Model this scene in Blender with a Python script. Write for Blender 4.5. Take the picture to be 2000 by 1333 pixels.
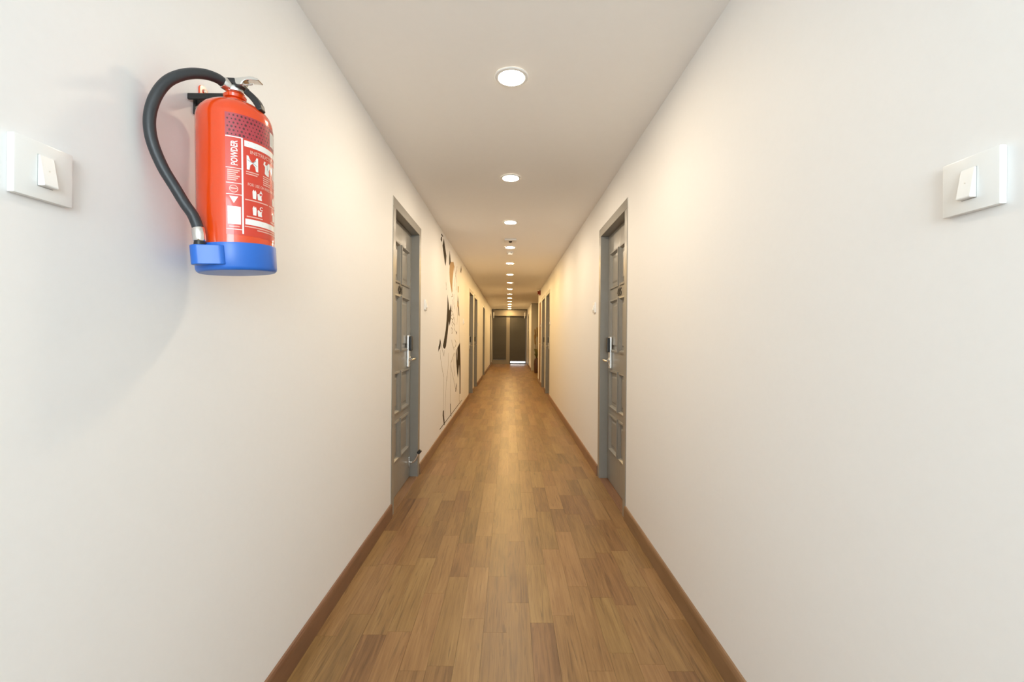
import bpy, bmesh, math, random
from mathutils import Vector, Matrix
random.seed(7)
for o in list(bpy.data.objects): bpy.data.objects.remove(o)
S = bpy.context.scene; COL = S.collection
# ------------------------------------------------------------------ camera
F = 850.0; VX, VY = 995.0, 658.0; ROLL = 0.008; H = 1.225; W = 0.79; HC = 2.45; L = 19.4; BACK = -1.9
cam = bpy.data.cameras.new('camera'); co = bpy.data.objects.new('camera', cam); COL.objects.link(co)
cam.sensor_width = 36; cam.lens = 36*F/2000; cam.clip_start = .02
cam.shift_x = (1000-VX)/2000; cam.shift_y = (VY-666.5)/2000
co.matrix_world = Matrix.Translation((0, 0, H)) @ Matrix.Rotation(math.pi/2, 4, 'X') @ Matrix.Rotation(ROLL, 4, 'Z')
S.camera = co
# ------------------------------------------------------------------ world, light, exposure
wd = bpy.data.worlds.new('world'); S.world = wd; wd.use_nodes = True
wd.node_tree.nodes['Background'].inputs[0].default_value = (1, .97, .92, 1)
wd.node_tree.nodes['Background'].inputs[1].default_value = 2.2
DAY = 22.0       # daylight through the glazed end behind the camera (W)
LED = 128.0       # radiance of the downlight diffusers
LEDCOL = (1.0, .83, .61)      # the first lamps, neutral warm
LEDCOL2 = (1.0, .66, .28)     # the rest, warmer lamps
LED2 = 165.0
al = bpy.data.lights.new('daylight', 'AREA'); al.shape = 'RECTANGLE'; al.size = 1.16; al.size_y = 1.40
al.energy = DAY; al.color = (.66, .87, 1.0)
ao = bpy.data.objects.new('daylight', al); COL.objects.link(ao)
ao.location = (.11, BACK-.12, 1.70); ao.rotation_euler = (math.radians(90), 0, 0)
S.view_settings.view_transform = 'Standard'; S.view_settings.look = 'None'
S.view_settings.gamma = 1; S.view_settings.use_curve_mapping = False
S.view_settings.exposure = 1.13
# ------------------------------------------------------------------ materials
def mat(name, col, rough=.5, metal=0, noise=0, nscale=40, bump=0, coat=0, spec=.5, emit=None, es=1):
    m = bpy.data.materials.new(name); m.use_nodes = True
    nt = m.node_tree; b = nt.nodes['Principled BSDF']
    b.inputs['Base Color'].default_value = (*col, 1); b.inputs['Roughness'].default_value = rough
    b.inputs['Metallic'].default_value = metal; b.inputs['Coat Weight'].default_value = coat
    b.inputs['Specular IOR Level'].default_value = spec
    g = nt.nodes.new('ShaderNodeNewGeometry')
    n = nt.nodes.new('ShaderNodeTexNoise'); n.inputs['Scale'].default_value = nscale
    n.inputs['Detail'].default_value = 4
    nt.links.new(g.outputs['Position'], n.inputs['Vector'])
    if noise:
        r = nt.nodes.new('ShaderNodeMix'); r.data_type = 'RGBA'
        r.inputs[6].default_value = (*[c*(1-noise) for c in col], 1)
        r.inputs[7].default_value = (*[min(1, c*(1+noise)) for c in col], 1)
        nt.links.new(n.outputs['Fac'], r.inputs[0]); nt.links.new(r.outputs[2], b.inputs['Base Color'])
    if bump:
        bp = nt.nodes.new('ShaderNodeBump'); bp.inputs['Strength'].default_value = bump
        bp.inputs['Distance'].default_value = .002
        nt.links.new(n.outputs['Fac'], bp.inputs['Height']); nt.links.new(bp.outputs[0], b.inputs['Normal'])
    if emit:
        b.inputs['Emission Color'].default_value = (*emit, 1); b.inputs['Emission Strength'].default_value = es
    return m
M = {}
M['wall'] = mat('wall_paint', (.87, .862, .85), .55, noise=.012, nscale=60, bump=.06, spec=.25)
M['ceiling'] = mat('ceiling_paint', (.93, .915, .89), .8, noise=.01, nscale=30, spec=.2)
M['door'] = mat('door_paint', (.262, .25, .222), .3, noise=.04, nscale=25, bump=.03)
M['white_plastic'] = mat('white_plastic', (.85, .85, .83), .3, noise=.004)
M['gap'] = mat('shadow_gap_grey', (.42, .42, .41), .6)
M['chrome'] = mat('chrome', (.78, .77, .74), .16, 1, noise=.03, nscale=80)
M['steel'] = mat('brushed_steel', (.78, .77, .74), .38, 1, noise=.05, nscale=120)
M['black'] = mat('black_plastic', (.018, .018, .018), .38, noise=.2)
M['rubber'] = mat('black_rubber', (.028, .031, .034), .42, noise=.15, nscale=200, bump=.05)
M['red'] = mat('red_enamel', (.74, .060, .004), .2, noise=.03, nscale=8, coat=.6)
M['crimson'] = mat('label_crimson', (.62, .038, .014), .3, noise=.02, coat=.45)
M['print_white'] = mat('label_white', (.84, .82, .78), .3, noise=.01, coat=1)
M['print_pink'] = mat('label_pale_print', (.78, .42, .34), .3, noise=.05, nscale=900, coat=1)
M['print_dark'] = mat('label_dark_print', (.10, .02, .02), .4, noise=.1)
M['blue'] = mat('blue_plastic', (.02, .14, .56), .33, noise=.03, nscale=20)
M['mural_dark'] = mat('mural_dark_paint', (.032, .020, .008), .7, noise=.1, spec=.15)
M['mural_brown'] = mat('mural_brown_paint', (.42, .24, .09), .6, noise=.08)
M['mural_grey'] = mat('mural_line_paint', (.26, .21, .14), .7, noise=.08, spec=.15)
M['blind'] = mat('charcoal_fabric', (.075, .072, .07), .7, noise=.15, nscale=300, bump=.1)
M['pvc'] = mat('cream_frame_shaded', (.30, .27, .225), .5, noise=.01)  # cream, darkened: the shade on the end housing is put into the colour
M['alarm'] = mat('alarm_red', (.28, .04, .01), .5, noise=.03)
M['vase'] = mat('brown_vase_glaze', (.10, .045, .025), .3, noise=.25, nscale=12)
M['leaf'] = mat('dusty_green_leaf', (.14, .15, .05), .6, noise=.3, nscale=30)
M['reed'] = mat('dry_reed', (.24, .14, .05), .8, noise=.3, nscale=60)
M['shaded_wall'] = mat('lobby_wall_shaded', (.46, .44, .37), .6, noise=.015, nscale=20)  # wall paint with the lobby's shade put into a darker, greyer colour
M['glass'] = mat('dark_glass', (.9, .95, 1), .02)
M['glass'].node_tree.nodes['Principled BSDF'].inputs['Transmission Weight'].default_value = 1
M['led'] = mat('led_diffuser', (.9, .9, .9), .5, emit=LEDCOL, es=LED)
M['led_warm'] = mat('led_diffuser_warm', (.9, .9, .9), .5, emit=LEDCOL2, es=LED2)
# wood: one node recipe, tone from object random (single planks) or from a face attribute (joined planks)
def wood(name, attr=False, dark=(.125, .062, .022), mid=(.255, .138, .051), light=(.36, .215, .086), rough=.37):
    m = bpy.data.materials.new(name); m.use_nodes = True; nt = m.node_tree; N = nt.nodes; K = nt.links
    b = N['Principled BSDF']; b.inputs['Specular IOR Level'].default_value = .5
    g = N.new('ShaderNodeNewGeometry')
    if attr:
        a = N.new('ShaderNodeAttribute'); a.attribute_name = 'tone'; rnd = a.outputs['Fac']
    else:
        a = N.new('ShaderNodeObjectInfo'); rnd = a.outputs['Random']
    off = N.new('ShaderNodeVectorMath'); off.operation = 'SCALE'; off.inputs[0].default_value = (37.1, 91.7, 13.3)
    K.new(rnd, off.inputs['Scale'])
    ad = N.new('ShaderNodeVectorMath'); K.new(g.outputs['Position'], ad.inputs[0]); K.new(off.outputs[0], ad.inputs[1])
    def noise(sc, det, dist, rough_=.55):
        mp = N.new('ShaderNodeMapping'); mp.inputs['Scale'].default_value = sc; K.new(ad.outputs[0], mp.inputs[0])
        n = N.new('ShaderNodeTexNoise'); n.inputs['Scale'].default_value = 1; n.inputs['Detail'].default_value = det
        n.inputs['Distortion'].default_value = dist; n.inputs['Roughness'].default_value = rough_
        K.new(mp.outputs[0], n.inputs[0]); return n.outputs['Fac']
    grain = noise((95, 4.5, 20), 6, .7); broad = noise((14, 1.6, 5), 3, 1.2); streak = noise((42, 2.2, 10), 4, 2.2)
    def mth(op, x, y=None, z=None):
        q = N.new('ShaderNodeMath'); q.operation = op
        for i, v in enumerate((x, y, z)):
            if v is None: continue
            if isinstance(v, (int, float)): q.inputs[i].default_value = v
            else: K.new(v, q.inputs[i])
        return q.outputs[0]
    t = mth('ADD', mth('MULTIPLY', mth('SUBTRACT', rnd, .5), .30), mth('ADD', mth('MULTIPLY', grain, .68), mth('MULTIPLY', broad, .58)))
    t = mth('SUBTRACT', t, .13)
    cr = N.new('ShaderNodeValToRGB'); e = cr.color_ramp.elements
    e[0].position = .18; e[0].color = (*dark, 1); e[1].position = .85; e[1].color = (*light, 1)
    q = e.new(.5); q.color = (*mid, 1); K.new(t, cr.inputs[0])
    # darker cathedral streaks and knots
    st = N.new('ShaderNodeMapRange'); st.inputs[1].default_value = .56; st.inputs[2].default_value = .72; st.inputs[3].default_value = 0; st.inputs[4].default_value = .55
    K.new(streak, st.inputs[0])
    mx = N.new('ShaderNodeMix'); mx.data_type = 'RGBA'; K.new(st.outputs[0], mx.inputs[0]); K.new(cr.outputs[0], mx.inputs[6])
    mx.inputs[7].default_value = (*[c*.62 for c in dark], 1)
    # reddish hue drift between strips
    hs = N.new('ShaderNodeHueSaturation'); K.new(mx.outputs[2], hs.inputs['Color'])
    K.new(mth('MULTIPLY_ADD', mth('FRACT', mth('MULTIPLY', rnd, 7.31)), .014, .493), hs.inputs['Hue'])
    K.new(hs.outputs[0], b.inputs['Base Color'])
    K.new(mth('MULTIPLY_ADD', grain, .12, rough-.06), b.inputs['Roughness'])
    bp = N.new('ShaderNodeBump'); bp.inputs['Strength'].default_value = .12; bp.inputs['Distance'].default_value = .0012
    K.new(grain, bp.inputs['Height']); K.new(bp.outputs[0], b.inputs['Normal'])
    return m
M['plank'] = wood('oak_strip'); M['plank_far'] = wood('oak_strip_far', True)
M['skirt'] = wood('brown_skirting', False, (.16, .078, .038), (.23, .12, .06), (.30, .165, .09), .4)
M['brown_door'] = wood('brown_veneer', False, (.16, .07, .025), (.24, .11, .04), (.3, .15, .06), .8)
# ------------------------------------------------------------------ helpers
def px(x, y, Y):                       # photograph pixel at distance Y -> point
    u = x-VX; v = VY-y; uu = u-ROLL*v; vv = v+ROLL*u
    return Vector((uu*Y/F, Y, H+vv*Y/F))
def wallp(x, y, X):                    # photograph pixel on the plane X = const
    u = x-VX; v = VY-y; uu = u-ROLL*v; vv = v+ROLL*u
    Y = F*X/uu
    return Vector((X, Y, H+vv*Y/F))
def box(bm, x0, x1, y0, y1, z0, z1, bev=0):
    c = ((x0+x1)/2, (y0+y1)/2, (z0+z1)/2); s = (abs(x1-x0), abs(y1-y0), abs(z1-z0))
    r = bmesh.ops.create_cube(bm, size=1, matrix=Matrix.Translation(c) @ Matrix.Diagonal((*s, 1)))
    if bev:
        es = list({e for v in r['verts'] for e in v.link_edges})
        bmesh.ops.bevel(bm, geom=es, offset=bev, segments=2, affect='EDGES', profile=.6)
def lathe(bm, prof, c=(0, 0, 0), n=48, axis='Z', cap=True):
    rings = []
    for r, h in prof:
        ring = []
        for i in range(n):
            a = 2*math.pi*i/n; p = (r*math.cos(a), r*math.sin(a), h)
            if axis == 'X': p = (h, p[0], p[1])
            if axis == 'Y': p = (p[0], h, p[1])
            ring.append(bm.verts.new((c[0]+p[0], c[1]+p[1], c[2]+p[2])))
        rings.append(ring)
    for a, b in zip(rings, rings[1:]):
        for i in range(n): bm.faces.new((a[i], a[(i+1) % n], b[(i+1) % n], b[i]))
    if cap: bm.faces.new(rings[0][::-1]); bm.faces.new(rings[-1])
def smoothpath(pts, n=6):
    out = []; P = [Vector(p) for p in pts]; P = [P[0]*2-P[1]]+P+[P[-1]*2-P[-2]]
    for i in range(1, len(P)-2):
        for k in range(n):
            t = k/n; a, b, c, d = P[i-1:i+3]
            out.append(.5*((2*b)+(c-a)*t+(2*a-5*b+4*c-d)*t*t+(3*b-a-3*c+d)*t**3))
    out.append(P[-2]); return out
def tube(bm, pts, r, n=16):
    pts = [Vector(p) for p in pts]; rings = []; R = r if isinstance(r, (list, tuple)) else [r]*len(pts)
    up = None
    for i, p in enumerate(pts):
        d = (pts[min(i+1, len(pts)-1)]-pts[max(i-1, 0)]).normalized()
        if up is None: up = d.orthogonal().normalized()
        up = (up-d*up.dot(d)).normalized(); s = d.cross(up)
        rings.append([bm.verts.new(p+R[i]*(up*math.cos(2*math.pi*k/n)+s*math.sin(2*math.pi*k/n))) for k in range(n)])
    for a, b in zip(rings, rings[1:]):
        for k in range(n): bm.faces.new((a[k], a[(k+1) % n], b[(k+1) % n], b[k]))
    bm.faces.new(rings[0][::-1]); bm.faces.new(rings[-1])
def prism(bm, pts, vec):               # polygon swept by vec
    vec = Vector(vec); a = [bm.verts.new(p) for p in pts]; b = [bm.verts.new(Vector(p)+vec) for p in pts]
    n = len(a); bm.faces.new(a); bm.faces.new(b[::-1])
    for i in range(n): bm.faces.new((a[i], b[i], b[(i+1) % n], a[(i+1) % n]))
def obj(name, bm, m, parent=None, label=None, smooth=False, bev=0, origin=None):
    bmesh.ops.recalc_face_normals(bm, faces=bm.faces)
    o0 = Vector(origin) if origin is not None else (parent_origin(parent) if parent else None)
    if o0 is not None: bmesh.ops.translate(bm, verts=bm.verts, vec=-o0)
    me = bpy.data.meshes.new(name); bm.to_mesh(me); bm.free()
    for mm in (m if isinstance(m, (list, tuple)) else [m]): me.materials.append(mm)
    o = bpy.data.objects.new(name, me); COL.objects.link(o)
    if parent: o.parent = parent
    elif o0 is not None: o.location = o0
    if parent and origin is not None: o.location = Vector(origin)-parent_origin(parent)
    if smooth:
        for p in me.polygons: p.use_smooth = True
        try: me.set_sharp_from_angle(angle=math.radians(35))
        except Exception: pass
    if bev:
        b = o.modifiers.new('bevel', 'BEVEL'); b.width = bev; b.segments = 2; b.limit_method = 'ANGLE'
    if label: o['label'] = label
    return o
def parent_origin(p):
    v = Vector((0, 0, 0))
    while p: v += p.location; p = p.parent
    return v
def empty(name, loc, label=None, cat=None, group=None, kind=None):
    o = bpy.data.objects.new(name, None); COL.objects.link(o); o.location = loc; o.empty_display_size = .1
    return tag(o, label, cat, group, kind)
def tag(o, label=None, cat=None, group=None, kind=None):
    if label: o['label'] = label
    if cat: o['category'] = cat
    if group: o['group'] = group
    if kind: o['kind'] = kind
    return o
def B(): return bmesh.new()
# ------------------------------------------------------------------ the setting
DW, DH = .92, 2.17
doorsL = [2.925, 8.5, 9.72, 12.9, 17.7]
doorsR = [2.925, 8.55, 9.72, 17.7]
ALC0, ALC1, ALCX = 12.0, 15.8, 2.3
SHY0, SHY1 = 11.02, 11.45                       # brown shaft door on the right
SLAB = 0.0
def wall_mesh(s, y0, y1, holes):
    bm = B(); X0, X1 = s*W, s*(W+.22)
    cuts = [y0]
    for a, b, z0, z1 in holes: cuts += [a, b]
    cuts.append(y1)
    for i in range(0, len(cuts), 2): box(bm, X0, X1, cuts[i], cuts[i+1], 0, HC)
    for a, b, z0, z1 in holes:
        box(bm, X0, X1, a, b, z1, HC)
        if z0 > 0: box(bm, X0, X1, a, b, 0, z0)
        box(bm, s*(W+.17), X1, a, b, z0, z1)
    return bm
hl = [(d, d+DW, 0, DH) for d in doorsL]
tag(obj('wall_left', wall_mesh(-1, BACK, L, hl), M['wall']), kind='structure', label='long white painted corridor wall on the left', cat='wall')
hr = [(d, d+DW, 0, DH) for d in doorsR[:3]]+[(SHY0, SHY1, .095, 2.12)]
tag(obj('wall_right', wall_mesh(1, BACK, ALC0, hr), M['wall']), kind='structure', label='long white painted corridor wall on the right, up to the side lobby', cat='wall')
bm = wall_mesh(1, ALC1, L, [(doorsR[3], doorsR[3]+DW, 0, DH)])
tag(obj('wall_right_far', bm, M['wall']), kind='structure', label='short far stretch of the right wall beyond the side lobby', cat='wall')
bm = B()
box(bm, W+.22, ALCX, ALC1, ALC1+.15, 0, HC); box(bm, W+.22, ALCX, ALC0-.15, ALC0, 0, HC); box(bm, ALCX, ALCX+.15, ALC0-.15, ALC1+.15, 0, HC)
box(bm, W+.001, W+.22, ALC1-.006, ALC1, 0, HC)  # thin sheet carries the shaded lobby colour over the wall's return face
tag(obj('wall_lobby', bm, M['shaded_wall']), kind='structure', label='side lobby walls on the right, shade put into their grey-green colour', cat='wall')
bm = B(); box(bm, -W-.22, W+.22, BACK-.2, L+.2, HC, HC+.15); box(bm, W+.22, ALCX+.15, ALC0-.15, ALC1+.15, HC, HC+.15)
ceiling = tag(obj('ceiling', bm, M['ceiling']), kind='structure', label='plain white corridor ceiling', cat='ceiling')
# floor: base slab, single strips near, joined strips beyond
bm = B(); box(bm, -W-.22, W+.22, BACK-.2, L+.25, -.12, -.0095); box(bm, W+.22, ALCX+.15, ALC0-.15, ALC1+.15, -.12, -.0095)
floor = tag(obj('floor', bm, M['skirt']), kind='structure', label='oak-look strip floor running the length of the corridor', cat='floor')
SW = 2*W/16
bm = B(); box(bm, -.5, .5, -.5, .5, -.009, 0); 
for v in bm.verts: pass
pm = bpy.data.meshes.new('plank'); bm.to_mesh(pm); bm.free(); pm.materials.append(M['plank'])
far = B(); tone = far.faces.layers.float.new('tonef'); tones = []
def farplank(x0, x1, y0, y1):
    n0 = len(far.faces); box(far, x0, x1, y0, y1, -.009, 0); tones.extend([random.random()]*(len(far.faces)-n0))
nb = 0; rnd = random.Random(3)
for i in range(16):
    x0 = -W+i*SW; y = BACK+rnd.random()*.3
    farplank(x0+.0003, x0+SW-.0003, BACK, y-.0003)
    while y < L-.02:
        ln = rnd.choice((.36, .42, .48, .54, .60)) ; y1 = min(y+ln, L+.15)
        if y1 > 1.35 and y < 8.2 and nb < 296:
            o = bpy.data.objects.new('plank', pm); COL.objects.link(o); o.parent = floor
            o.location = (x0+SW/2, (y+y1)/2, -rnd.random()*.0002); o.scale = (SW-.0006, y1-y-.0006, 1); nb += 1
        else: farplank(x0+.0003, x0+SW-.0003, y+.0003, y1-.0003)
        y = y1
nx = int((ALCX-W)/SW)+1
for i in range(nx):
    y = ALC0+rnd.random()*.3; farplank(W+i*SW, W+(i+1)*SW-.0006, ALC0, y)
    while y < ALC1:
        y1 = min(y+rnd.choice((.36, .48, .6)), ALC1); farplank(W+i*SW, W+(i+1)*SW-.0006, y+.0003, y1); y = y1
me = bpy.data.meshes.new('plank_strips'); far.to_mesh(me); far.free(); me.materials.append(M['plank_far'])
at = me.attributes.new('tone', 'FLOAT', 'FACE')
for i, t in enumerate(tones): at.data[i].value = t
o = bpy.data.objects.new('plank_strips', me); COL.objects.link(o); o.parent = floor; o['kind'] = 'stuff'
# skirting boards with a rounded top edge
SKH, SKT = .094, .013
def skirt(name, s, y0, y1, label):
    bm = B(); prof = [(0, 0), (SKT, 0), (SKT, SKH-.022), (SKT*.86, SKH-.010), (SKT*.5, SKH-.002), (0, SKH)]
    prism(bm, [(s*(W-a), y0, z) for a, z in prof], (0, y1-y0, 0))
    tag(obj(name, bm, M['skirt'], origin=(s*W, y0, 0)), kind='structure', label=label, cat='skirting')
def gaps(ds, y0, y1, extra=()):
    ys = [y0]
    for d in ds: ys += [d, d+DW]
    ys.append(y1); return [(ys[i], ys[i+1]) for i in range(0, len(ys), 2)]
segL = gaps(doorsL, BACK, L-.01)
for i, (a, b) in enumerate(segL):
    skirt('baseboard_left', -1, a, b, ['brown skirting along the left wall nearest the camera, below the extinguisher', 'brown skirting below the wall mural', 'very short brown skirting between the two neighbouring left doors', 'brown skirting between the third and fourth left doors', 'brown skirting between the fourth and last left doors', 'last brown skirting stub at the left end of the corridor'][i])
for (a, b), lb in zip(gaps(doorsR[:3], BACK, ALC0), ['brown skirting along the right wall nearest the camera', 'brown skirting between the nearest and second right doors', 'very short brown skirting between the two neighbouring right doors', 'brown skirting below the brown shaft door']):
    skirt('baseboard_right', 1, a, b, lb)
for (a, b), lb in zip(gaps(doorsR[3:], ALC1, L-.01), ['brown skirting beyond the side lobby', 'last brown skirting stub at the right end of the corridor']):
    skirt('baseboard_right', 1, a, b, lb)
# end wall with fixed window and glazed door, dark blinds
bm = B(); E0, E1 = L, L+.14
box(bm, -W, -.73, E0, E1, 0, HC); box(bm, .74, W, E0, E1, 0, HC); box(bm, -.73, .74, E0, E1, 2.14, HC); box(bm, -.73, -.137, E0, E1, 0, .15)
tag(obj('wall_end', bm, M['pvc']), kind='structure', label='cream end wall around the dark window and glazed door', cat='wall')
w1 = empty('window_1', (-.43, L, .15), 'fixed window left of the end door behind a dark blind', 'window', kind='structure')
bm = B(); box(bm, -.73, -.137, L-.01, L+.05, .15, .20); box(bm, -.73, -.70, L, L+.05, .2, 2.14); box(bm, -.165, -.137, L, L+.05, .2, 2.14); box(bm, -.73, -.137, L, L+.05, 2.1, 2.14)
obj('window_frame', bm, M['pvc'], w1, bev=.002)
bm = B(); box(bm, -.70, -.165, L+.025, L+.031, .2, 2.1); obj('pane', bm, M['glass'], w1)
tag(obj('trim_1', (lambda b: (box(b, -.137, .015, L-.025, L+.12, 0, 2.14), b)[1])(B()), M['pvc'], bev=.003), kind='structure', label='cream mullion post between the end window and end door', cat='trim')
d10 = empty('door_10', (.38, L, 0), 'glazed end door behind a dark blind with daylight under it', 'door', kind='structure')
bm = B(); box(bm, .015, .05, L+.03, L+.08, .01, 2.13); box(bm, .70, .735, L+.03, L+.08, .01, 2.13); box(bm, .05, .70, L+.03, L+.08, .01, .052); box(bm, .05, .70, L+.03, L+.08, 2.06, 2.13)
obj('door_frame', bm, M['black'], d10, bev=.002)
bm = B(); box(bm, .05, .70, L+.05, L+.056, .052, 2.06); obj('pane', bm, M['glass'], d10)
bm = B(); box(bm, .015, .735, L-.01, L+.03, 0, .018); obj('threshold', bm, M['black'], d10)
# blinds
def blind(x0, x1, z0, z1, label):
    r = empty('roller_blind', ((x0+x1)/2, L-.03, z0), label, 'blind', 'dark roller blinds at the corridor end')
    bm = B(); n = 12
    for i in range(n):
        za, zb = z0+(z1-z0)*i/n, z0+(z1-z0)*(i+1)/n
        ya, yb = L-.03+.004*math.sin(i*1.3), L-.03+.004*math.sin((i+1)*1.3)
        v = [bm.verts.new(p) for p in ((x0, ya, za), (x1, ya, za), (x1, yb, zb), (x0, yb, zb))]; bm.faces.new(v)
        v = [bm.verts.new(p) for p in ((x0, ya+.0015, za), (x1, ya+.0015, za), (x1, yb+.0015, zb), (x0, yb+.0015, zb))]; bm.faces.new(v[::-1])
    obj('fabric', bm, M['blind'], r)
    bm = B(); box(bm, x0, x1, L-.037, L-.024, z0-.012, z0+.012, .003); obj('bottom_bar', bm, M['black'], r)
blind(-.73, -.145, .215, 2.14, 'dark charcoal roller blind pulled down over the left end window')
blind(.022, .735, .142, 2.14, 'dark charcoal roller blind over the right end door, daylight below it')
# housing above the blinds with end brackets
hb = empty('blind_housing', (0, L-.06, 2.14), 'long cream blind housing across the top of the end wall', 'blind housing')
bm = B(); box(bm, -.74, .76, L-.11, L, 2.145, 2.405, .012); obj('casing', bm, M['pvc'], hb)
for x in (-.71, .66):
    bm = B(); prism(bm, [(x-.02, L-.115, 2.3), (x+.035, L-.115, 2.3), (x+.02, L-.115, 2.06), (x+.005, L-.115, 2.03), (x-.008, L-.115, 2.06)], (0, .03, 0))
    obj('bracket', bm, M['white_plastic'], hb, bev=.003)
r = empty('camera_dome', (-.66, L-.15, 2.42), 'tiny dark dome camera in the ceiling corner at the far left', 'camera')
bm = B(); lathe(bm, [(.045, 0), (.045, -.02), (.042, -.026)], (-.66, L-.2, HC), 20); obj('base', bm, M['white_plastic'], r, smooth=True)
bm = B(); lathe(bm, [(.034, -.026), (.030, -.042), (.018, -.056), (.004, -.06)], (-.66, L-.2, HC), 20); obj('dome', bm, M['black'], r, smooth=True)
# wall behind the camera with the big window that lets the daylight in
bm = B(); wx0, wx1, wz0, wz1 = -.5, .72, .98, 2.42
box(bm, -W, wx0, BACK-.2, BACK, 0, HC); box(bm, wx1, W, BACK-.2, BACK, 0, HC); box(bm, wx0, wx1, BACK-.2, BACK, 0, wz0); box(bm, wx0, wx1, BACK-.2, BACK, wz1, HC)
tag(obj('wall_back', bm, M['wall']), kind='structure', label='white wall behind the camera around the window', cat='wall')
w2 = empty('window_2', (.2, BACK, wz0), 'tall window behind the camera', 'window', kind='structure')
bm = B()
for a, b, c, d in ((wx0, wx0+.04, wz0, wz1), (wx1-.04, wx1, wz0, wz1), (wx0, wx1, wz0, wz0+.04), (wx0, wx1, wz1-.04, wz1)): box(bm, a, b, BACK-.09, BACK-.04, c, d)
obj('window_frame', bm, M['pvc'], w2)

# ------------------------------------------------------------------ doors
cache = {}
def part(key, name, s, Y0, build, m, parent, po, label=None, smooth=False, bev=0):
    """build(bm, P) in door coordinates (along, depth, z); shared mesh for same side"""
    k = (key, s)
    if k not in cache:
        bm = B(); build(bm)
        for v in bm.verts: v.co = Vector((s*v.co.y, v.co.x, v.co.z))
        bmesh.ops.recalc_face_normals(bm, faces=bm.faces)
        me = bpy.data.meshes.new(name); bm.to_mesh(me); bm.free(); me.materials.append(m)
        if smooth:
            for p in me.polygons: p.use_smooth = True
            me.set_sharp_from_angle(angle=math.radians(35))
        cache[k] = me
    o = bpy.data.objects.new(name, cache[k]); COL.objects.link(o); o.parent = parent; o.location = po
    if bev:
        b = o.modifiers.new('bevel', 'BEVEL'); b.width = bev; b.segments = 2; b.limit_method = 'ANGLE'
    if label: o['label'] = label
    return o
FR = .07; LF = .065                             # frame face width, depth of the leaf face
A0, A1 = FR+.003, DW-FR-.003
cols = [(.175, .435), (.495, .755)]
rows = [(1.637, 1.928), (1.112, 1.530), (.642, .944), (.283, .572)]
def b_frame(bm):
    box(bm, 0, FR, -.004, .15, 0, DH-FR); box(bm, DW-FR, DW, -.004, .15, 0, DH-FR); box(bm, 0, DW, -.004, .15, DH-FR, DH)
    box(bm, FR, FR+.012, LF+.042, .15, 0, DH-FR); box(bm, DW-FR-.012, DW-FR, LF+.042, .15, 0, DH-FR); box(bm, FR, DW-FR, LF+.042, .15, DH-FR-.012, DH-FR)
def b_leaf(bm):
    z0, z1 = .01, DH-FR-.003
    box(bm, A0, A1, LF+.010, LF+.04, z0, z1)
    xs = [A0, cols[0][0], cols[0][1], cols[1][0], cols[1][1], A1]
    for i in (0, 2, 4): box(bm, xs[i], xs[i+1], LF, LF+.012, z0, z1)
    zs = [z1]+[q for r in rows for q in (r[1], r[0])]+[z0]
    for i in range(0, len(zs), 2):
        for c in cols: box(bm, c[0], c[1], LF, LF+.012, zs[i+1], zs[i])
def b_panel(w, h):
    def f(bm):
        def ring(o0, d0, o1, d1):
            a = [(-w/2+o0, -h/2+o0), (w/2-o0, -h/2+o0), (w/2-o0, h/2-o0), (-w/2+o0, h/2-o0)]
            b = [(-w/2+o1, -h/2+o1), (w/2-o1, -h/2+o1), (w/2-o1, h/2-o1), (-w/2+o1, h/2-o1)]
            va = [bm.verts.new((p[0], d0, p[1])) for p in a]; vb = [bm.verts.new((p[0], d1, p[1])) for p in b]
            for i in range(4): bm.faces.new((va[i], va[(i+1) % 4], vb[(i+1) % 4], vb[i]))
            return vb
        ring(-.010, 0, -.009, -.009); ring(-.009, -.009, .004, -.011); ring(.004, -.011, .014, .004); ring(.014, .004, .016, .0095)
        ring(.016, .0095, .038, .0095); vb = ring(.038, .0095, .052, .003); bm.faces.new(vb)
    return f
def b_thr(bm): box(bm, FR, DW-FR, -.002, LF+.05, -.006, .006, .002)
LA = .725                                       # lock centre along the door
def b_plate(bm): box(bm, LA-.034, LA+.034, LF-.018, LF+.001, .965, 1.232, .006)
def b_reader(bm): box(bm, LA-.026, LA+.028, LF-.040, LF-.0175, 1.100, 1.222, .008)
def b_cyl(bm): lathe(bm, [(.009, LF-.022), (.009, LF-.017)], (LA, 0, .99), 16, 'Y')
def b_handle(bm):
    lathe(bm, [(.021, LF-.018), (.021, LF-.024), (.017, LF-.027), (.010, LF-.028), (.0095, LF-.062)], (LA, 0, 1.035), 20, 'Y')
    tube(bm, smoothpath([(LA+.006, LF-.060, 1.035), (LA-.02, LF-.066, 1.035), (LA-.07, LF-.064, 1.033), (LA-.125, LF-.060, 1.031)], 4), [.0095]*4+[.009]*5+[.008]*4, 12)
def b_peep(bm): lathe(bm, [(.009, LF-.004), (.009, LF+.001)], (.465, 0, 1.622), 16, 'Y')
def digits(txt, size):
    cu = bpy.data.curves.new('t', 'FONT'); cu.body = txt; cu.size = size; cu.extrude = .002; cu.align_x = 'CENTER'; cu.offset = size*.012; cu.resolution_u = 3
    o = bpy.data.objects.new('t', cu); COL.objects.link(o); dg = bpy.context.evaluated_depsgraph_get()
    me = bpy.data.meshes.new_from_object(o.evaluated_get(dg)); bpy.data.objects.remove(o)
    bm = B(); bm.from_mesh(me); bpy.data.meshes.remove(me); return bm
ordw = ['nearest', 'second', 'third', 'fourth', 'last']
LL = ['nearest grey panelled door on the left with a chrome hook stopper', 'grey panelled door just beyond the wall mural', 'grey panelled left door just beyond the one after the mural', 'lone grey panelled door on the left, between the pair and the last', 'last grey door on the left, beside the dark end window']
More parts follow.
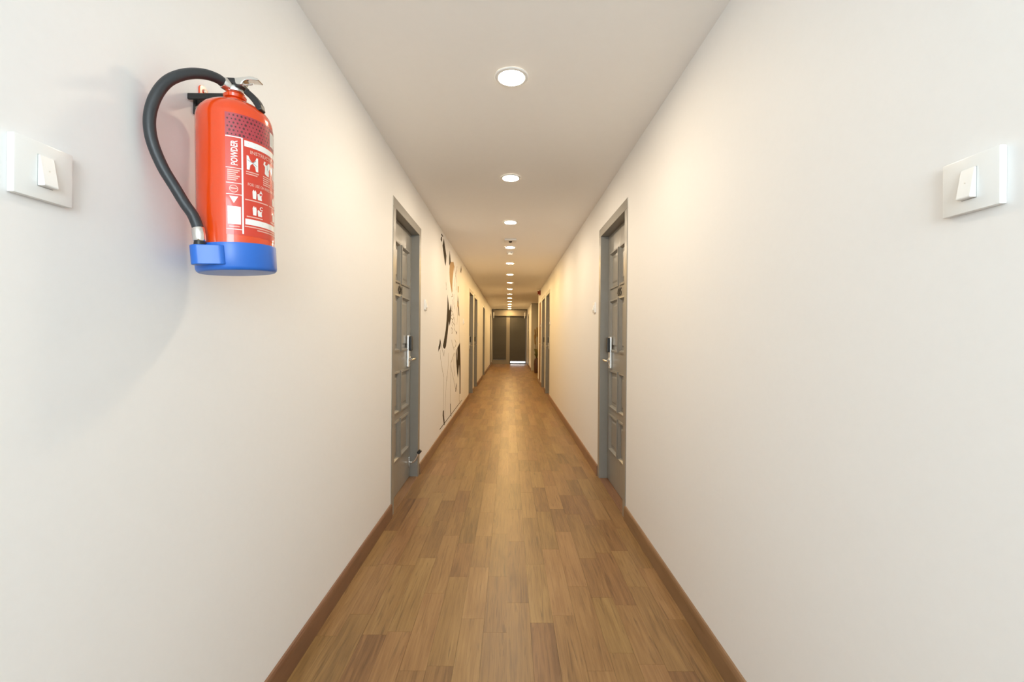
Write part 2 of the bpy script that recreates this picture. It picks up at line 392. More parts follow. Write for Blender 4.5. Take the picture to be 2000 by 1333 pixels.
LR = ['nearest grey panelled door on the right, across from the stopper door', 'grey panelled right door, nearer of the close pair', 'grey panelled right door, farther of the close pair beside the brown shaft door', 'last grey door on the right, beside the dark end door']
def make_door(n, s, Y0, label, number=None):
    r = empty('door_%d' % n, (s*W, Y0, 0), label, 'door', kind='structure')
    part('frame', 'door_frame', s, Y0, b_frame, M['door'], r, (0, 0, 0), bev=.003)
    part('thr', 'threshold', s, Y0, b_thr, M['skirt'], r, (0, 0, 0), label='brown wooden threshold')
    lf = part('leaf', 'door_leaf', s, Y0, b_leaf, M['door'], r, (0, 0, 0), bev=.0015)
    for ri, (z0, z1) in enumerate(rows):
        for c in cols:
            part('panel%d' % ri, 'panel', s, Y0, b_panel(c[1]-c[0], z1-z0), M['door'], lf, (s*LF, (c[0]+c[1])/2, (z0+z1)/2))
    lk = part('plate', 'lock', s, Y0, b_plate, M['steel'], r, (0, 0, 0), label='tall brushed steel electronic lock')
    part('reader', 'card_reader', s, Y0, b_reader, M['black'], lk, (0, 0, 0), label='black card reader')
    part('handle', 'handle', s, Y0, b_handle, M['chrome'], lk, (0, 0, 0), label='chrome lever handle', smooth=True)
    part('cyl', 'key_cylinder', s, Y0, b_cyl, M['chrome'], lk, (0, 0, 0))
    if number:
        part('peep', 'peephole', s, Y0, b_peep, M['chrome'], r, (0, 0, 0))
        bm = digits(number, .085)
        for v in bm.verts:                       # text x -> along the wall, reading from inside the corridor
            v.co = Vector((s*(LF-.002-v.co.z), -s*v.co.x+.465, v.co.y+1.551))
        bmesh.ops.recalc_face_normals(bm, faces=bm.faces)
        me = bpy.data.meshes.new('room_number'); bm.to_mesh(me); bm.free(); me.materials.append(M['black'])
        o = bpy.data.objects.new('room_number', me); COL.objects.link(o); o.parent = r; o['label'] = 'dark room number'
    return r
k = 0; first = None
for i, y in enumerate(doorsL):
    k += 1; r = make_door(k, -1, y, LL[i], '404' if i == 0 else None)
    if i == 0: first = r
for i, y in enumerate(doorsR):
    k += 1; make_door(k, 1, y, LR[i], '405' if i == 0 else None)
# hook stopper on the nearest left door
Yd = doorsL[0]; bm = B()
box(bm, -W-LF-.001, -W-LF+.008, Yd+.79, Yd+.825, .10, .19, .003)
tube(bm, smoothpath([(-W-LF+.006, Yd+.805, .145), (-W-LF+.03, Yd+.805, .142), (-W-LF+.055, Yd+.806, .165), (-W+.018, Yd+.808, .222)], 5), .0085, 14)
st = obj('door_stopper', bm, M['chrome'], first, 'chrome hinged stopper arm with a black rubber tip', smooth=True)
bm = B(); tube(bm, [(-W+.014, Yd+.808, .217), (-W+.036, Yd+.808, .243)], .014, 16); obj('rubber_foot', bm, M['rubber'], st, smooth=True)
# brown shaft door
r = empty('door_11', (W, SHY0, .095), 'narrow brown wooden shaft door between the right pair and the side lobby', 'door', kind='structure')
bm = B(); box(bm, W-.006, W+.05, SHY0+.022, SHY1-.022, .117, 2.098, .001); obj('door_leaf', bm, M['brown_door'], r)
bm = B(); 
for a, b, c, d in ((SHY0, SHY0+.02, .095, 2.12), (SHY1-.02, SHY1, .095, 2.12), (SHY0, SHY1, .095, .115), (SHY0, SHY1, 2.10, 2.12)): box(bm, W-.002, W+.06, a, b, c, d)
obj('door_frame', bm, M['pvc'], r, bev=.002)
bm = B(); lathe(bm, [(.012, W-.005), (.012, W-.03)], (0, SHY0+.07, 1.05), 16, 'X'); obj('knob', bm, M['chrome'], r, smooth=True)

# ------------------------------------------------------------------ ceiling lights
names = ['nearest', 'second nearest', 'third nearest', 'fourth nearest', 'fifth nearest', 'sixth nearest', 'seventh nearest', 'eighth nearest', 'ninth nearest', 'tenth nearest', 'fourth from the far end', 'third from the far end', 'second from the far end', 'farthest']
extra = [' and largest', ', above the nearest doors', ', before the square sensor', ', between square sensor and smoke detector', ', just beyond the smoke detector', '', '', '', '', '', '', '', '', ', above the end wall']
f0 = None
for i in range(14):
    Y = 2.05+1.3*i
    if f0 is None:
        r = empty('downlight', (0, Y, HC))
        bm = B(); lathe(bm, [(.062, -.001), (.062, -.007), (.066, -.008), (.076, -.006), (.080, -.001)], (0, Y, HC), 48, cap=False)
        rim = obj('rim', bm, M['white_plastic'], r, smooth=True)
        bm = B(); lathe(bm, [(.0615, -.001), (.0612, -.0055), (.056, -.0078), (.03, -.0088), (.004, -.009)], (0, Y, HC), 40)
        dif = obj('diffuser', bm, M['led'], r); f0 = (r, rim, dif)
    else:
        r = f0[0].copy(); COL.objects.link(r); r.location = (0, Y, HC)
        if i == 4:
            mw = f0[2].data.copy(); mw.materials[0] = M['led_warm']
        for c in f0[1:]:
            q = c.copy(); COL.objects.link(q); q.parent = r
            if i >= 4 and c is f0[2]: q.data = mw
    tag(r, 'round recessed downlight, %s of the ceiling row%s' % (names[i], extra[i]), 'ceiling light', 'downlights along the corridor ceiling')
# square sensor and round smoke detector
r = empty('ceiling_sensor', (0, 5.5, HC), 'small square white ceiling sensor between the third and fourth downlights', 'sensor')
bm = B(); box(bm, -.072, .078, 5.43, 5.57, HC-.022, HC, .006); obj('housing', bm, M['white_plastic'], r)
bm = B(); lathe(bm, [(.022, -.020), (.022, -.030), (.014, -.038)], (.003, 5.49, HC), 20); obj('lens', bm, M['black'], r, 'dark sensor lens', smooth=True)
r = empty('smoke_detector', (0, 6.30, HC), 'round white smoke detector beyond the fourth downlight', 'detector')
bm = B(); lathe(bm, [(.053, 0), (.053, -.014), (.046, -.018)], (0, 6.30, HC), 32); obj('base', bm, M['white_plastic'], r, smooth=True)
bm = B(); lathe(bm, [(.044, -.017), (.044, -.024), (.034, -.042), (.012, -.046)], (0, 6.30, HC), 32); obj('cover', bm, M['white_plastic'], r, smooth=True)
for kk in range(4):
    a = kk*math.pi/2+.4; bm = B(); box(bm, -.010, .010, -.0015, .0015, -.003, .003)
    bmesh.ops.rotate(bm, verts=bm.verts, matrix=Matrix.Rotation(a+math.pi/2, 3, 'Z')); bmesh.ops.translate(bm, verts=bm.verts, vec=(.0445*math.cos(a), 6.30+.0445*math.sin(a), HC-.021)); obj('vent_slot', bm, M['black'], r)
# red sounder high on the right wall
r = empty('alarm_sounder', (W, 11.2, 2.36), 'small red fire alarm sounder high on the right wall before the side lobby', 'alarm')
bm = B(); box(bm, W-.035, W, 11.14, 11.26, 2.30, 2.42, .006); obj('back_box', bm, M['alarm'], r)
bm = B(); lathe(bm, [(.035, W-.034), (.045, W-.06), (.048, W-.075), (.02, W-.078)], (0, 11.2, 2.36), 24, 'X'); obj('horn', bm, M['alarm'], r, smooth=True)
# ------------------------------------------------------------------ light switches
def make_switch(s, Y, z, label, group, w=.092, h=.094, wedge=True):
    r = empty('light_switch', (s*W, Y, z), label, 'switch', group)
    bm = B(); box(bm, s*(W-.0125), s*W, Y-w/2, Y+w/2, z-h/2, z+h/2, .0022); obj('plate', bm, M['white_plastic'], r, smooth=True)
    bm = B()
    f = W-.0125
    box(bm, s*(f-.0004), s*f, Y-.0122, Y+.0122, z-.0265, z+.0262)
    obj('rocker_gap_shade', bm, M['gap'], r)  # flat grey sheet painted as the shade in the gap round the rocker
    pts = [(s*(f+.001), Y-.0115, z+.0255), (s*(f-.003), Y-.0115, z+.0255), (s*(f-.0115), Y-.0115, z-.0235), (s*(f-.0105), Y-.0115, z-.0255), (s*(f+.001), Y-.0115, z-.0255)]
    bm = B(); prism(bm, pts, (0, .023, 0)); rk = obj('rocker', bm, M['white_plastic'], r, bev=.0008)
    bm = B(); lathe(bm, [(.0013, s*(f-.0066)), (.0013, s*(f-.0078))], (0, Y, z+.001), 10, 'X'); obj('indicator', bm, M['steel'], rk)
make_switch(-1, .727, 1.4935, 'white rocker light switch left of the red extinguisher, nearest the camera', None)
make_switch(1, .738, 1.4905, 'white rocker light switch on the right wall nearest the camera', None)
for s, Y, z, lb in ((-1, 4.07, 1.515, 'small white switch just past the nearest left door'), (1, 4.03, 1.50, 'small white switch just past the nearest right door'), (-1, 7.4, 1.475, 'small white switch before the left door beyond the mural'), (-1, 10.8, 1.52, 'small white switch just past the third left door'), (1, 8.38, 1.50, 'small white switch just before the close pair of right doors'), (1, 10.80, 1.51, 'small white switch between the right pair and the brown shaft door'), (1, 17.45, 1.50, 'tiny white switch just before the last right door'), (-1, 17.45, 1.50, 'tiny white switch just before the last left door')):
    make_switch(s, Y, z, lb, 'room switches beside the doors')
# service hatch beyond the lobby
r = empty('service_hatch', (W, 16.7, .7), 'low cream service hatch in the right wall beyond the side lobby', 'hatch')
bm = B(); box(bm, W-.008, W, 16.3, 17.1, .68, 1.13); obj('frame', bm, M['steel'], r)
bm = B(); box(bm, W-.014, W-.006, 16.33, 17.07, .71, 1.10, .002); obj('cover', bm, M['wall'], r)

# ------------------------------------------------------------------ mural
mu = empty('wall_mural', (-W, 5.8, .15), 'abstract black and brown line mural painted on the left wall past the nearest door', 'mural')
XM = -W
def mpoly(bm, pts, t=.0008):
    P = [wallp(x, y, XM) for x, y in pts]; prism(bm, P, (t, 0, 0))
def mstroke(bm, pts, w=.012, t=.0008, sm=True):
    P = [wallp(x, y, XM) for x, y in pts]
    if sm and len(P) > 2: P = smoothpath(P, 5)
    for a, b in zip(P, P[1:]):
        d = (b-a); d.x = 0
        if d.length < 1e-5: continue
        d.normalize(); n = Vector((0, -d.z, d.y))*w/2
        prism(bm, [a-n-d*w*.2, b-n+d*w*.2, b+n+d*w*.2, a+n-d*w*.2], (t, 0, 0))
dark = [
 [(864, 451.5), (868, 450.6), (872, 451.6), (870, 453.2), (867, 454.6)],
 [(861.2, 456.5), (863, 457.5), (865.4, 462), (864.5, 463), (862, 460)],
 [(861.3, 462), (862.8, 463), (863, 470), (861.8, 473), (860.5, 468)],
 [(866.8, 466), (868, 475), (869.8, 487), (871.8, 500), (871.3, 510), (870.3, 519.5), (869, 515), (867.3, 503), (865.6, 490), (864.3, 480)],
 [(878.4, 490), (879.3, 500), (880.2, 512), (878.8, 521), (877.2, 516), (877.3, 505)],
 [(900.6, 519), (901.2, 527), (900.4, 534), (899.2, 531)],
 [(874.3, 576), (875.8, 590), (877.2, 604), (878.3, 607), (880.6, 594), (881.4, 604), (880.4, 622), (878.8, 633), (877.7, 637), (876.6, 627), (875.8, 636), (874.4, 650), (872.6, 664), (871, 677), (868.8, 682), (866.2, 680), (865, 676), (867.6, 662), (870.5, 645), (872.3, 625), (873.6, 602)],
 [(894, 577), (895, 588), (896, 600), (897.2, 618), (895.8, 616), (894.8, 604), (893.6, 592)],
 [(859.4, 662), (860.8, 668), (860.4, 676), (859.4, 681), (857.2, 684), (855.9, 688), (856.4, 678), (858.4, 671)],
 [(898.2, 670), (898.9, 690), (899.4, 715), (899.2, 745), (899, 770), (897.5, 770), (897.4, 735), (896.8, 712), (895.6, 722), (894.3, 738.5), (892.8, 729), (891.4, 712), (890.2, 692), (891.4, 681), (892, 683), (892.1, 696), (892.9, 706), (893.4, 690), (893.2, 680)],
 [(891, 646), (892.2, 650), (891.6, 654), (890.8, 651)],
 [(865, 803), (866.8, 802), (866.9, 812), (868, 822), (868.3, 831), (867, 830), (865.6, 820), (864.6, 812)],
 [(879.2, 789), (880.1, 789), (880.2, 802), (881.4, 814), (880.6, 814), (879.3, 804)],
 [(891, 748), (891.7, 754), (890.4, 766), (889.4, 765), (890.4, 756)]]
for i, p in enumerate(dark):
    bm = B(); mpoly(bm, p); obj('painted_shape', bm, M['mural_dark'], mu)
bm = B(); mpoly(bm, [(880.2, 512), (885.5, 512), (887.2, 520), (885.5, 531), (884, 545), (883.3, 560), (883.5, 569), (882.6, 573), (880.8, 563), (878.7, 550), (877.8, 532), (878.3, 518)], .0012)
obj('painted_wedge', bm, M['mural_brown'], mu, 'light brown wedge near the top of the mural')
bm = B(); mpoly(bm, [(893.4, 588), (895.2, 597), (894.6, 603), (893.2, 598)], .0012); obj('painted_fleck', bm, M['mural_brown'], mu, 'light brown fleck')
bm = B(); mpoly(bm, [(894, 559), (895.6, 560), (895.4, 572), (894.2, 571)], .0012); obj('painted_fleck', bm, M['mural_brown'], mu, 'light brown fleck')
for p in ([(885.6, 512), (888.5, 528), (890.5, 545), (891.6, 567)], [(892.8, 521), (890, 535), (888.3, 548), (887.2, 560)], [(892.8, 528), (891.4, 540), (892.2, 552)],
          [(897, 617), (897, 640), (897.4, 671)], [(859.7, 684), (860.6, 700), (863.5, 720), (866.8, 737)], [(861, 671), (864, 684), (867, 696)], [(868, 684), (867, 694)],
          [(887, 690), (883, 703), (880.2, 712), (883, 728), (886.5, 745), (889.5, 760)], [(880.2, 712), (880, 740), (879.6, 770), (879.8, 790)],
          [(866.8, 737), (866.5, 770), (865.8, 803)], [(872, 735), (871, 760), (869.5, 790), (868.6, 815)], [(876, 690), (875, 720), (872.6, 745)],
          [(897.6, 770), (897, 780), (899, 791)], [(881, 607), (883.5, 609), (883.6, 614), (881.8, 617)], [(881.4, 622), (884.6, 626), (882.6, 632), (884.4, 638)],
          [(886.4, 620), (888.6, 630), (887, 640), (889.4, 648)], [(882, 640), (884.2, 646), (882.4, 652), (881.6, 640)], [(885, 612), (886, 620), (884, 628), (887.8, 636)],
          [(882, 664), (884, 674), (887, 684)], [(888.5, 664), (890.8, 672), (888, 680)], [(871, 552), (872, 562), (871.4, 566)], [(888, 690), (886, 710), (888.4, 735)], [(883, 574), (884.4, 578), (881.8, 580)],
          [(892, 600), (893.6, 618), (892.6, 634)], [(887, 575), (886.2, 590), (888.6, 604)], [(883.5, 585), (884.5, 597), (883, 606)]):
    bm = B(); mstroke(bm, p, .011, .0005); obj('painted_line', bm, M['mural_grey'], mu)
bm = B(); mstroke(bm, [(872, 452), (876, 450), (878, 453), (876, 455)], .008); obj('painted_line', bm, M['mural_grey'], mu)
bm = B(); prism(bm, [(XM, 4.98, .150), (XM, 7.30, .150), (XM, 7.30, .160), (XM, 4.98, .160)], (.0008, 0, 0))
obj('base_line', bm, M['mural_dark'], mu, 'thin dark line above the skirting')

# ------------------------------------------------------------------ vase with reeds in the side lobby
vx, vy = .925, 14.75
r = empty('floor_vase', (vx, vy, 0), 'tall brown floor vase with reeds and greenery in the side lobby', 'vase')
bm = B(); lathe(bm, [(.07, 0), (.078, .02), (.092, .16), (.098, .30), (.088, .42), (.070, .48), (.076, .50), (.068, .505), (.060, .47)], (vx, vy, 0), 28, cap=False)
bm.faces.new([bm.verts.new((vx+.066*math.cos(2*math.pi*i/20), vy+.066*math.sin(2*math.pi*i/20), .475)) for i in range(20)])
obj('body', bm, M['vase'], r, smooth=True)
rr = random.Random(5)
for (dx, dy, h, lean) in ((-.055, 0, 1.50, -.02), (.0, .02, 1.56, .01), (.03, -.02, 1.42, .05), (-.02, .03, 1.30, -.06), (.05, .02, 1.25, .09)):
    a = Vector((vx+dx*.4, vy+dy, .48)); b = Vector((vx+dx*.8+lean, vy+dy*2, h)); m1 = (a+b)/2+Vector((.01, 0, 0))
    bm = B(); tube(bm, smoothpath([a, m1, b], 5), .006, 8); st = obj('reed', bm, M['reed'], r, smooth=True)
    d = (b-m1).normalized(); bm = B(); tube(bm, [b-d*.34, b-d*.32, b-d*.04, b], [.006, .024, .022, .006], 10); obj('reed_head', bm, M['reed'], st, smooth=True)
for i in range(16):
    a = rr.random()*6.28; ln = .12+.12*rr.random(); z0 = .50; bm = B()
    base = Vector((vx, vy, z0)); o1 = Vector((math.cos(a), math.sin(a), 0)); side = Vector((-o1.y, o1.x, 0))
    h = .12+.28*rr.random(); P = []
    for t in (0, .3, .6, 1): P.append((base+o1*(ln*.75*t)+Vector((0, 0, h*math.sin(t*1.9))), .028*math.sin(.25+t*2.7)))
    vs = [[bm.verts.new(p-side*w), bm.verts.new(p+Vector((0, 0, -w*.35))), bm.verts.new(p+side*w)] for p, w in P]
    for u, v in zip(vs, vs[1:]): bm.faces.new((u[0], u[1], v[1], v[0])); bm.faces.new((u[1], u[2], v[2], v[1]))
    obj('leaf', bm, M['leaf'], r, smooth=True)

# ------------------------------------------------------------------ fire extinguisher
CX, CY, R0 = -.6735, 1.075, .082; ZB = 1.371
ex = empty('fire_extinguisher', (CX, CY, ZB), 'red powder fire extinguisher in a blue base hanging on the left wall', 'fire extinguisher')
bm = B(); lathe(bm, [(.050, ZB+.018), (.074, ZB+.020), (R0, ZB+.03), (R0, 1.742), (.0805, 1.752), (.077, 1.762), (.070, 1.772), (.058, 1.781), (.043, 1.788), (.028, 1.792), (.022, 1.794)], (CX, CY, 0), 96)
body = obj('cylinder_body', bm, M['red'], ex, smooth=True)
bm = B(); lathe(bm, [(.0195, 1.788), (.0195, 1.802), (.0245, 1.804), (.0255, 1.811), (.022, 1.815), (.0185, 1.817), (.0185, 1.819)], (CX, CY, 0), 40)
obj('neck_ring', bm, M['red'], ex, 'red neck ring', smooth=True)
TH0 = math.atan2(-CY, -CX)
ex.rotation_euler.y = -.021
_p, _ri = Vector((CX, CY, ZB)), Matrix.Rotation(.021, 3, 'Y')
def pxe(x, y, Y): return _ri @ (px(x, y, Y)-_p)+_p       # same point, in the frame of the slightly leaning cylinder
def cyl(phi, z, r=R0+.0004): a = TH0+math.radians(phi); return Vector((CX+r*math.cos(a), CY+r*math.sin(a), z))
def patch(bm, p0, p1, z0, z1, off=.0004):
    n = max(1, int(abs(p1-p0)/4)+1); prev = None
    for i in range(n+1):
        p = p0+(p1-p0)*i/n; cur = (bm.verts.new(cyl(p, z0, R0+off)), bm.verts.new(cyl(p, z1, R0+off)))
        if prev: bm.faces.new((prev[0], cur[0], cur[1], prev[1]))
        prev = cur
def ctext(txt, size, phi0, z0, off=.0012, rot=False, wid=None):
    cu = bpy.data.curves.new('t', 'FONT'); cu.body = txt; cu.size = size; cu.resolution_u = 2; cu.offset = size*.02
    o = bpy.data.objects.new('t', cu); COL.objects.link(o); dg = bpy.context.evaluated_depsgraph_get()
    me = bpy.data.meshes.new_from_object(o.evaluated_get(dg)); bpy.data.objects.remove(o)
    b = B(); b.from_mesh(me); bpy.data.meshes.remove(me)
    xm = max(v.co.x for v in b.verts); sx = (wid/xm) if wid else 1
    bmesh.ops.subdivide_edges(b, edges=[e for e in b.edges if e.calc_length() > .006], cuts=1)
    for v in b.verts:
        x, y = v.co.x*sx, v.co.y
        if rot: x, y = -y, x
        v.co = cyl(phi0+math.degrees(x/R0), z0+y, R0+off)
    return b
def join(bm, other):
    me = bpy.data.meshes.new('tmp'); other.to_mesh(me); other.free(); bm.from_mesh(me); bpy.data.meshes.remove(me)
bm = B(); patch(bm, -14.5, 100, 1.455, 1.736, .0004); lab = obj('label', bm, M['crimson'], ex, 'printed red and white instruction label', smooth=True)
bm = B(); patch(bm, -14.5, 100, 1.682, 1.736, .0006); obj('label_band', bm, mat('band', (.42, .035, .05), .3, noise=.1, nscale=300, coat=.6), lab, 'dark patterned band', smooth=True)
bm = B(); rr = random.Random(11)      # the band's dark cells: small irregular polygons
for i in range(19):
    for j in range(6):
        p = -11+i*5.6+(j % 2)*2.8; z = 1.6865+j*.0088
        if 58 < p < 80 and 1.688 < z < 1.728: continue
        n = 5; s0 = .6+.5*rr.random(); a0 = rr.random()*6
        bm.faces.new([bm.verts.new(cyl(p+1.75*s0*math.cos(a0+q*6.283/n), z+.0031*s0*math.sin(a0+q*6.283/n), R0+.0008)) for q in range(n)])
obj('band_pattern', bm, M['print_dark'], lab)['kind'] = 'stuff'
def wpatch(name, *a, lb=None):
    bm = B(); patch(bm, *a); obj(name, bm, M['print_white'], lab, lb, smooth=True)
wpatch('label_rule', 7.6, 10.0, 1.458, 1.682, .0008); wpatch('label_rule', -14, 7.6, 1.6795, 1.682, .0008)
for z in (1.608, 1.573, 1.547, 1.4665): wpatch('label_rule', -14, 7.6, z, z+.0014, .0008)
wpatch('label_banner', 12, 100, 1.664, 1.678, .0008, lb='upper white banner'); wpatch('label_banner', 12, 100, 1.4815, 1.495, .0008, lb='lower white banner')
wpatch('label_sticker', -12, 6, 1.479, 1.520, .0008, lb='plain white sticker')
wpatch('sticker_border', 60, 77, 1.6905, 1.7255, .0009)
def picto(p0, p1, z0, z1, pts):
    bm = B(); bm.faces.new([bm.verts.new(cyl(p0+(p1-p0)*u, z0+(z1-z0)*v, R0+.0009)) for u, v in pts]); obj('pictogram', bm, M['print_white'], lab)
picto(15, 33, 1.611, 1.644, [(0, 1), (0, 0), (.22, 0), (.3, .35), (.5, .5), (.72, .3), (.78, 0), (1, 0), (1, 1)][::-1])
picto(43, 60, 1.611, 1.644, [(.1, 1), (.0, .75), (.2, .6), (.15, .1), (.4, 0), (.75, .0), (.8, .5), (1, .7), (.9, 1)])
picto(67, 80, 1.611, 1.644, [(0, 0), (1, 0), (1, 1), (0, 1)])
picto(-9.5, 2.5, 1.527, 1.543, [(.5, 0), (1, 1), (0, 1)])
for z in (1.545, 1.506):
    picto(23, 29.5, z, z+.022, [(.1, 0), (.9, 0), (1, .7), (.8, 1), (.6, .8), (.3, 1), (0, .75)])
    picto(31, 39, z, z+.022, [(.1, .0), (1, .0), (.9, .35), (1, .6), (.6, .5), (.3, .7), (0, .6)])
    picto(66, 76, z, z+.022, [(.1, 0), (.9, 0), (1, .6), (.5, 1), (0, .6)])
bm = B(); n = 20; pc, zc = -3.5, 1.5605; kk = math.degrees(1/R0)
for q in range(n):
    a, b = 6.2832*q/n, 6.2832*(q+1)/n
    bm.faces.new([bm.verts.new(cyl(pc+kk*rad*math.cos(t), zc+rad*math.sin(t), R0+.0009)) for rad, t in ((.0072, a), (.0088, a), (.0088, b), (.0072, b))])
obj('round_mark', bm, M['print_pink'], lab)
for b_, m_ in ((ctext('POWDER', .0185, 2.2, 1.6145, rot=True, wid=.058), 'print_white'), (ctext('INSTRUCTIONS', .0115, 20, 1.6495, wid=.082), 'print_pink'),
           (ctext('FOR USE ON FIRES INVOLVING', .0095, 16, 1.5735, wid=.098), 'print_pink'), (ctext('A', .012, 34.5, 1.560), 'print_white'), (ctext('C', .012, 34.5, 1.521), 'print_white')):
    obj('lettering', b_, M[m_], lab)
bm = B()
def lines(p0, p1, zs, h=.0026):
    for q, z in enumerate(zs): patch(bm, p0, p1-(q % 3)*2.5, z, z+h, .0009)
lines(14, 34, (1.6045, 1.5995)); lines(42, 60, (1.6050, 1.6000, 1.5950, 1.5900, 1.5850)); lines(66, 84, (1.6050, 1.6000, 1.5950, 1.5900))
lines(12, 52, (1.5385,)); lines(55, 90, (1.5385,)); lines(14, 40, (1.4995,)); lines(58, 85, (1.4995,)); lines(11, 95, (1.4755,)); lines(30, 95, (1.4700,))
lines(-12, 5, (1.602, 1.5975, 1.593, 1.5885, 1.584, 1.5795)); lines(-8, 1, (1.5600,)); lines(-10, 4, (1.4725,), .0018)
obj('small_print', bm, M['print_pink'], lab, 'rows of tiny unreadable print')['kind'] = 'stuff'
bm = B(); k_ = 0                               # grey print on the white patches and pictogram figures
def gline(p0, p1, z0, z1, w=.0012):
    a, b = (p0, z0), (p1, z1); dx, dz = (p1-p0)*R0*math.pi/180, z1-z0; l = math.hypot(dx, dz); nx_, nz_ = -dz/l*w/2, dx/l*w/2; kk = 180/math.pi/R0
    bm.faces.new([bm.verts.new(cyl(p+sx*nx_*kk, z+sx*nz_, R0+.0013)) for p, z, sx in ((p0, z0, -1), (p1, z1, -1), (p1, z1, 1), (p0, z0, 1))])
for a in ((16, 24, 1.634, 1.629), (24, 31, 1.629, 1.624), (24, 29, 1.629, 1.636), (51, 52, 1.640, 1.628), (51, 56, 1.628, 1.622), (18, 90, 1.6725, 1.6725), (28, 80, 1.6685, 1.6685), (40, 80, 1.4885, 1.4885)): gline(*a)
obj('grey_print', bm, mat('label_grey', (.25, .26, .27), .5, noise=.1), lab)['kind'] = 'stuff'
bm = B(); patch(bm, 61.5, 75.5, 1.6935, 1.7225, .0011); obj('label_sticker', bm, mat('sticker_grey', (.55, .56, .55), .4, noise=.08, nscale=700), lab, 'plain pale sticker')
# blue boot with the hose pocket
def askew(bm): bmesh.ops.rotate(bm, verts=bm.verts, cent=(CX, CY, ZB+.034), matrix=Matrix.Rotation(.07, 3, Vector((.87, -.5, 0))))   # the boot sits slightly askew
bm = B(); lathe(bm, [(.076, ZB+.0055), (.081, ZB+.006), (.0845, ZB+.009), (.0862, ZB+.014), (.0872, ZB+.064), (.0866, ZB+.0685), (.0826, ZB+.069)], (CX, CY, 0), 96); askew(bm)
boot = obj('base_boot', bm, M['blue'], ex, 'blue plastic base boot', smooth=True)
hx, hy = -.6955, .9765
def capsule(bm, c0, r0, c1, r1, z0, z1, n=14):
    a = math.atan2(c1[1]-c0[1], c1[0]-c0[0]); pts = []
    for i in range(n+1): t = a+math.pi/2+math.pi*i/n; pts.append((c0[0]+r0*math.cos(t), c0[1]+r0*math.sin(t), z0))
    for i in range(n+1): t = a-math.pi/2+math.pi*i/n; pts.append((c1[0]+r1*math.cos(t), c1[1]+r1*math.sin(t), z0))
    prism(bm, pts, (0, 0, z1-z0))
bm = B(); capsule(bm, (hx-.001, hy+.003), .0185, (-.6615, .9925), .0125, ZB+.0175, ZB+.061); askew(bm); obj('hose_pocket', bm, M['blue'], boot, smooth=True, bev=.0015)
# valve
bm = B(); lathe(bm, [(.0195, 1.818), (.0210, 1.822), (.0205, 1.828), (.0165, 1.834), (.0125, 1.838), (.0115, 1.840)], (CX+.004, CY-.004, 0), 36)
p0, p1 = pxe(463, 176, 1.068), pxe(449, 170, 1.060)
tube(bm, [p0, p1], .0105, 18)
valve = obj('valve', bm, M['steel'], ex, 'grey metal valve body', smooth=True)
bm = B(); a, b = pxe(451, 171.5, 1.062), pxe(434, 160, 1.045); d = (b-a)
tube(bm, [a, a+d*.08, a+d*.14, a+d*.85, a+d*.95, b], [.008, .0125, .0138, .0142, .0136, .0120], 24); obj('hose_fitting', bm, M['chrome'], valve, 'chrome hose fitting', smooth=True)
def plate_px(bm, pts, Y, w): prism(bm, [pxe(x, y, Y) for x, y in pts], (0, w, 0))
bm = B(); plate_px(bm, [(456, 151.5), (470, 150.5), (486, 148.6), (494, 149.6), (501, 152.5), (505, 155.5), (503, 157), (496, 156), (488, 155.6), (480, 156), (474, 159), (471, 164), (462, 167.5), (459, 162), (457, 157)], 1.052, .022)
top = obj('top_lever', bm, M['chrome'], ex, 'chrome squeeze lever', bev=.0015)
bm = B(); plate_px(bm, [(439, 150.8), (457, 151.6), (458, 160), (451, 161.5), (446, 158)], 1.050, .026); plate_px(bm, [(457, 160), (459, 168), (474, 168.5), (475, 163.5), (462, 163.5)], 1.050, .026); obj('lever_bracket', bm, M['black'], ex, 'black lever bracket', bev=.001)
bm = B(); c = pxe(484, 166, 1.046)
tube(bm, [c+Vector((.0125*math.cos(t*math.pi/8), .006*math.sin(t*math.pi/8), .0032*math.sin(t*math.pi/8+.6))) for t in range(17)], .0011, 8); tube(bm, [pxe(478, 165.5, 1.047), pxe(462, 165, 1.052)], .0014, 8); obj('safety_pin', bm, M['chrome'], ex, 'chrome safety pin and ring', smooth=True)
bm = B(); P = [(477, 176), (483, 180.5), (490, 187), (497, 195.5), (502.5, 205), (505, 214.5)]; wds = [5.5, 5.8, 6, 6, 5.8, 5.2]
L1, L2 = [], []
for i, (x, y) in enumerate(P):
    q0, q1 = P[max(i-1, 0)], P[min(i+1, len(P)-1)]; dx, dy = q1[0]-q0[0], q1[1]-q0[1]; l = math.hypot(dx, dy)
    L1.append((x+dy/l*wds[i], y-dx/l*wds[i])); L2.append((x-dy/l*wds[i], y+dx/l*wds[i]))
plate_px(bm, L1+L2[::-1], 1.050, .022); obj('carry_handle', bm, M['black'], ex, 'black curved carry handle', bev=.003)
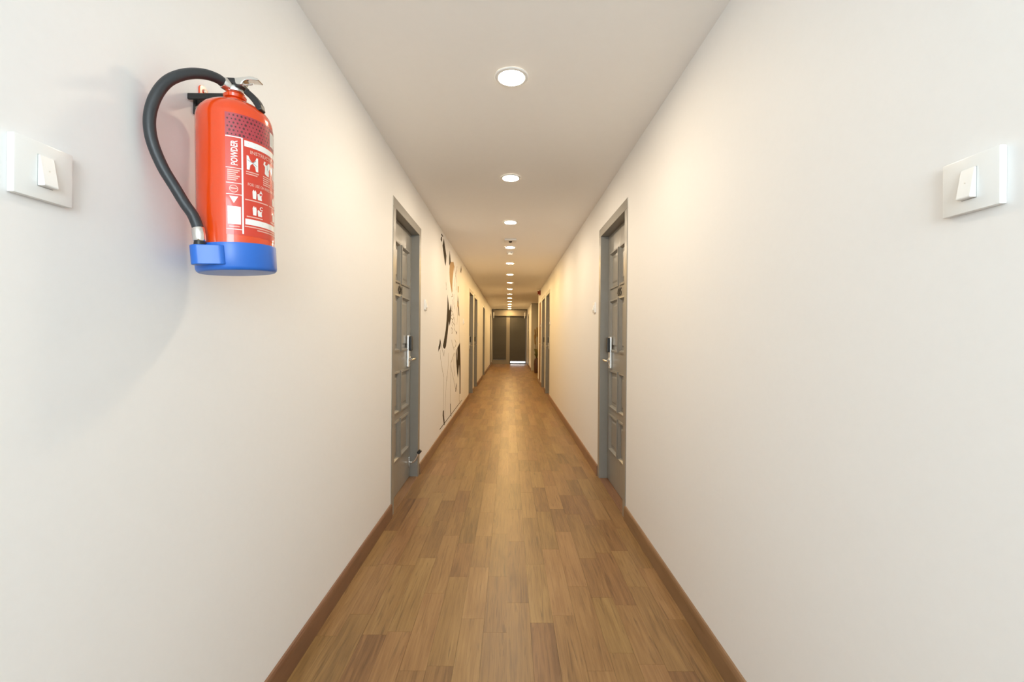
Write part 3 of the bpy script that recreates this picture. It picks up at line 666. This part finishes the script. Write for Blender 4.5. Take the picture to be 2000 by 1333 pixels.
# hose
hp = [pxe(442, 165.5, 1.052), pxe(436, 161.5, 1.047), pxe(424, 153, 1.030), pxe(402, 145.5, 1.008), pxe(376, 143.5, .982), pxe(350, 148, .960), pxe(326, 160, .944), pxe(307, 183, .932), pxe(295, 213, .926), pxe(292, 245, .925), pxe(299, 282, .930), pxe(318, 327, .944), pxe(341, 365, .957), pxe(361, 398, .967), (hx-.012, .973, 1.492), (hx-.004, hy, 1.466), (hx, hy, 1.448)]
bm = B(); tube(bm, smoothpath(hp, 8), .0113, 24); hose = obj('hose', bm, M['rubber'], ex, 'thick black rubber hose', smooth=True)
bm = B(); tube(bm, [(hx-.0035, hy, 1.463), (hx-.003, hy, 1.461), (hx, hy, 1.437), (hx, hy, 1.4345)], [.0122, .0134, .0130, .0115], 24); fer = obj('ferrule', bm, M['chrome'], hose, 'chrome hose ferrule', smooth=True)
bm = B(); tube(bm, [(hx, hy, 1.436), (hx, hy, 1.428), (hx, hy, 1.395)], [.0105, .0115, .0100], 20); obj('nozzle', bm, M['black'], hose, 'black nozzle', smooth=True)
# wall bracket holding it
br = empty('wall_bracket', (-W, 1.115, 1.80), 'red and black wall bracket behind the extinguisher neck', 'bracket')
bm = B(); a = wallp(389, 171, -W); 
pts = [(-W, 1.098, 1.76)]+[(-W, 1.113+.015*math.cos(t), 1.848+.012*math.sin(t)) for t in [math.pi-i*math.pi/10 for i in range(11)]]+[(-W, 1.128, 1.76)]
prism(bm, pts, (.004, 0, 0)); bp_ = obj('back_plate', bm, M['red'], br, 'red slotted tab', bev=.0008)
bm = B(); lathe(bm, [(.0045, -W+.003), (.0045, -W+.0065), (.002, -W+.0075)], (0, 1.113, 1.846), 14, 'X'); obj('screw', bm, M['chrome'], bp_, smooth=True)
bm = B(); box(bm, -W, -W+.005, 1.080, 1.150, 1.772, 1.814); box(bm, -W, CX-.006, 1.085, 1.092, 1.797, 1.8135); box(bm, -W, CX-.006, 1.060, 1.066, 1.799, 1.8135)
obj('arm', bm, M['black'], br, 'black fork arm', bev=.0015)
